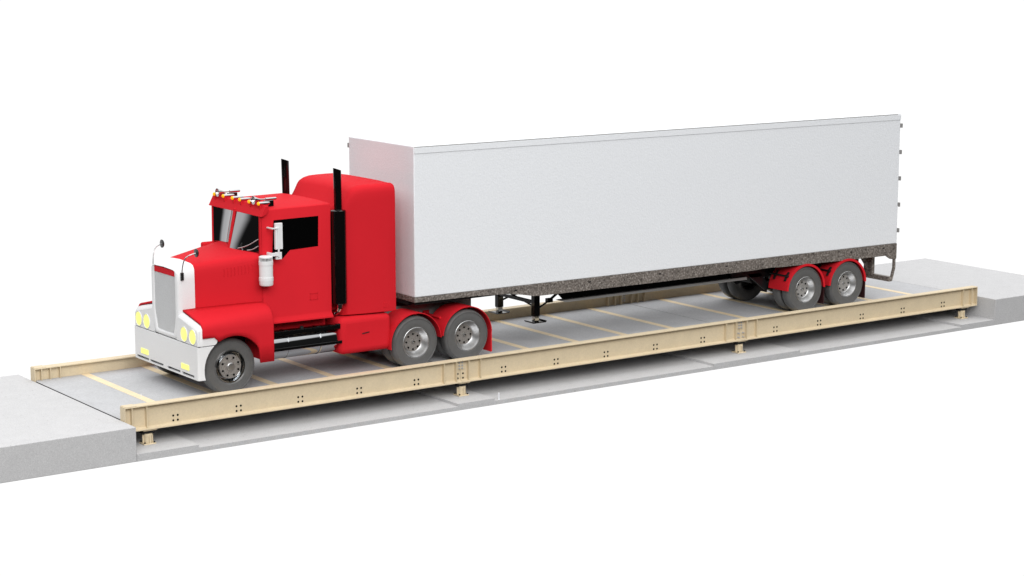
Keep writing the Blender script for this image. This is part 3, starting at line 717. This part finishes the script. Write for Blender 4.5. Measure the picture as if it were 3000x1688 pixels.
# landing gear
for s in (-1, 1):
    y = sy(s, .70); x = 7.55
    lg = MB().box((x - .075, y - .065, .645), (x + .075, y + .065, 1.32)).build('landing_leg', M_BLACK, tl, bevel=.008, seg=2, smooth=0)
    MB().box((x - .06, y - .052, .53), (x + .06, y + .052, .66)).build('inner_leg', M_CHROME, lg, bevel=.004, seg=1, smooth=0)
    ft = MB().box((x - .17, y - .16, .512), (x + .17, y + .16, .528))
    ft.prism([(x - .17, .512), (x - .17, .528), (x - .188, .552), (x - .195, .543)], 'y', y - .16, y + .16).prism([(x + .17, .512), (x + .17, .528), (x + .188, .552), (x + .195, .543)], 'y', y - .16, y + .16)
    ft.build('foot_plate', M_BLACK, lg, smooth=0)
    MB().cyl((x + .07, y + s * -.02, .80), (x + .52, y - s * .1, .97), .022, n=10).box((x + .36, y - .05 - s * .08, .90), (x + .50, y + .05 - s * .08, .99)).cyl((x + .5, y - s * .1, .97), (x + .95, y - s * .1, 1.25), .03, n=10).build('leg_brace', M_BLACK, lg, smooth=35)
MB().box((7.50, sy(-1, .63), .915), (7.57, sy(1, .63), .985)).cyl((7.535, sy(-1, .63), .86), (7.535, sy(1, .63), 1.10), .02, n=10).build('leg_crossbar', M_BLACK, tl, smooth=0)
# main beams under the floor
for s in (-1, 1):
    w_ = .50
    ya, yb = sorted((sy(s, .48), sy(s, .50)))
    m = MB().prism([(8.0, 1.33), (8.45, .90), (13.9, .90), (13.9, 1.33)], 'y', ya, yb)
    bm_ = m.build('main_beam', M_BLACK, tl, smooth=0)
    ya, yb = sorted((sy(s, .42), sy(s, .60)))
    MB().prism([(8.46, .845), (13.85, .835), (13.85, .898), (8.30, .899)], 'y', ya, yb).build('beam_flange', M_ALU, bm_, smooth=0)
# bogie
m = MB()
for s in (-1, 1):
    ya, yb = sorted((sy(s, .42), sy(s, .56))); m.box((13.4, ya, .86), (17.6, yb, 1.18))
    ya, yb = sorted((sy(s, .50), sy(s, .56)))
    m.prism([(13.9, .95), (14.3, .95), (14.7, .55), (14.5, .50)], 'y', ya, yb).prism([(15.4, .95), (15.7, .95), (16.1, .55), (15.9, .50)], 'y', ya, yb)
    m.box((14.6, ya, .60), (17.0, yb, .72))
for x in (13.6, 15.0, 16.2, 17.4): m.box((x - .06, YC - .41, .9), (x + .06, YC + .41, 1.15))
for x in (15.11, 16.49): m.cyl((x, YC - 1.0, .565), (x, YC + 1.0, .565), .085, n=18)
m.cyl((14.3, YC - .35, .78), (14.3, YC + .35, .78), .12, n=18)
m.build('bogie_frame', M_DARK, tl, smooth=35)
wt = make_wheel('trailer', tl, (15.11, 0, .565), .56)
copy_tree(wt, tl, (16.49, 0, .565))
for x in (15.11, 16.49): copy_tree(wt, tl, (x, 2 * YC, .565), PI)
for s in (-1, 1):
    ya, yb = sorted((sy(s, 1.315), sy(s, .67)))
    for cx in (15.11, 16.49):
        R_ = .612
        m = MB().lathe([(R_, ya), (R_, yb), (R_ + .014, yb), (R_ + .014, ya)], (cx, 0, .565), 'y', 30, a0=math.radians(1), a1=math.radians(178), close=True)
        yo = sy(s, 1.315)
        pa, pb = sorted((yo - s * -.004, yo - s * .012))
        m.lathe([(R_ - .040, pa), (R_ + .015, pa), (R_ + .015, pb), (R_ - .040, pb)], (cx, 0, .565), 'y', 30, a0=math.radians(1), a1=math.radians(178), close=True)
        gd = m.build('mud_guard', M_RED, tl, smooth=30)
        fa, fb = sorted((sy(s, 1.30), sy(s, .72)))
        MB().prism([(cx + .604, .585), (cx + .620, .585), (cx + .612, .17), (cx + .598, .155), (cx + .585, .165)], 'y', fa, fb).build('mud_flap', M_FLAP, gd, smooth=0)
        q = MB()
        a = math.radians(146); px, pz = cx + .655 * math.cos(a), .565 + .655 * math.sin(a)
        q.cyl((px, sy(s, .45), pz), (px, sy(s, 1.22), pz), .022, n=12)
        for w_ in (.80, 1.18):
            pa, pb = sorted((sy(s, w_), sy(s, w_ + .05)))
            q.prism([(cx + .63 * math.cos(math.radians(d)), .565 + .63 * math.sin(math.radians(d))) for d in (136, 146, 157)] + [(cx + .665 * math.cos(math.radians(d)), .565 + .665 * math.sin(math.radians(d))) for d in (157, 146, 136)], 'y', pa, pb)
        q.cyl((px, sy(s, 1.18), pz), (px, sy(s, 1.26), pz), .034, n=12)
        q.build('guard_bracket', M_DARK, gd, smooth=35)
# rear under-run guard
m = MB()
for s in (-1, 1):
    ya, yb = sorted((sy(s, 1.285), sy(s, 1.235)))
    m.prism([(18.085, 1.05), (18.145, 1.05), (18.150, .82), (18.055, .50), (17.99, .50), (18.085, .82)], 'y', ya, yb)
    ya, yb = sorted((sy(s, .78), sy(s, .50)))
    m.box((17.84, ya, .601), (17.935, yb, 1.33)).prism([(17.45, 1.2), (17.839, 1.2), (17.839, .70)], 'y', (ya + yb) / 2 - .02, (ya + yb) / 2 + .02)
m.box((17.93, sy(-1, 1.283), .482), (18.04, sy(1, 1.283), .60))
m.build('rear_bumper', M_RAIL, tl, smooth=0)

for o in bpy.data.objects:
    if '_w' in o: del o['_w']
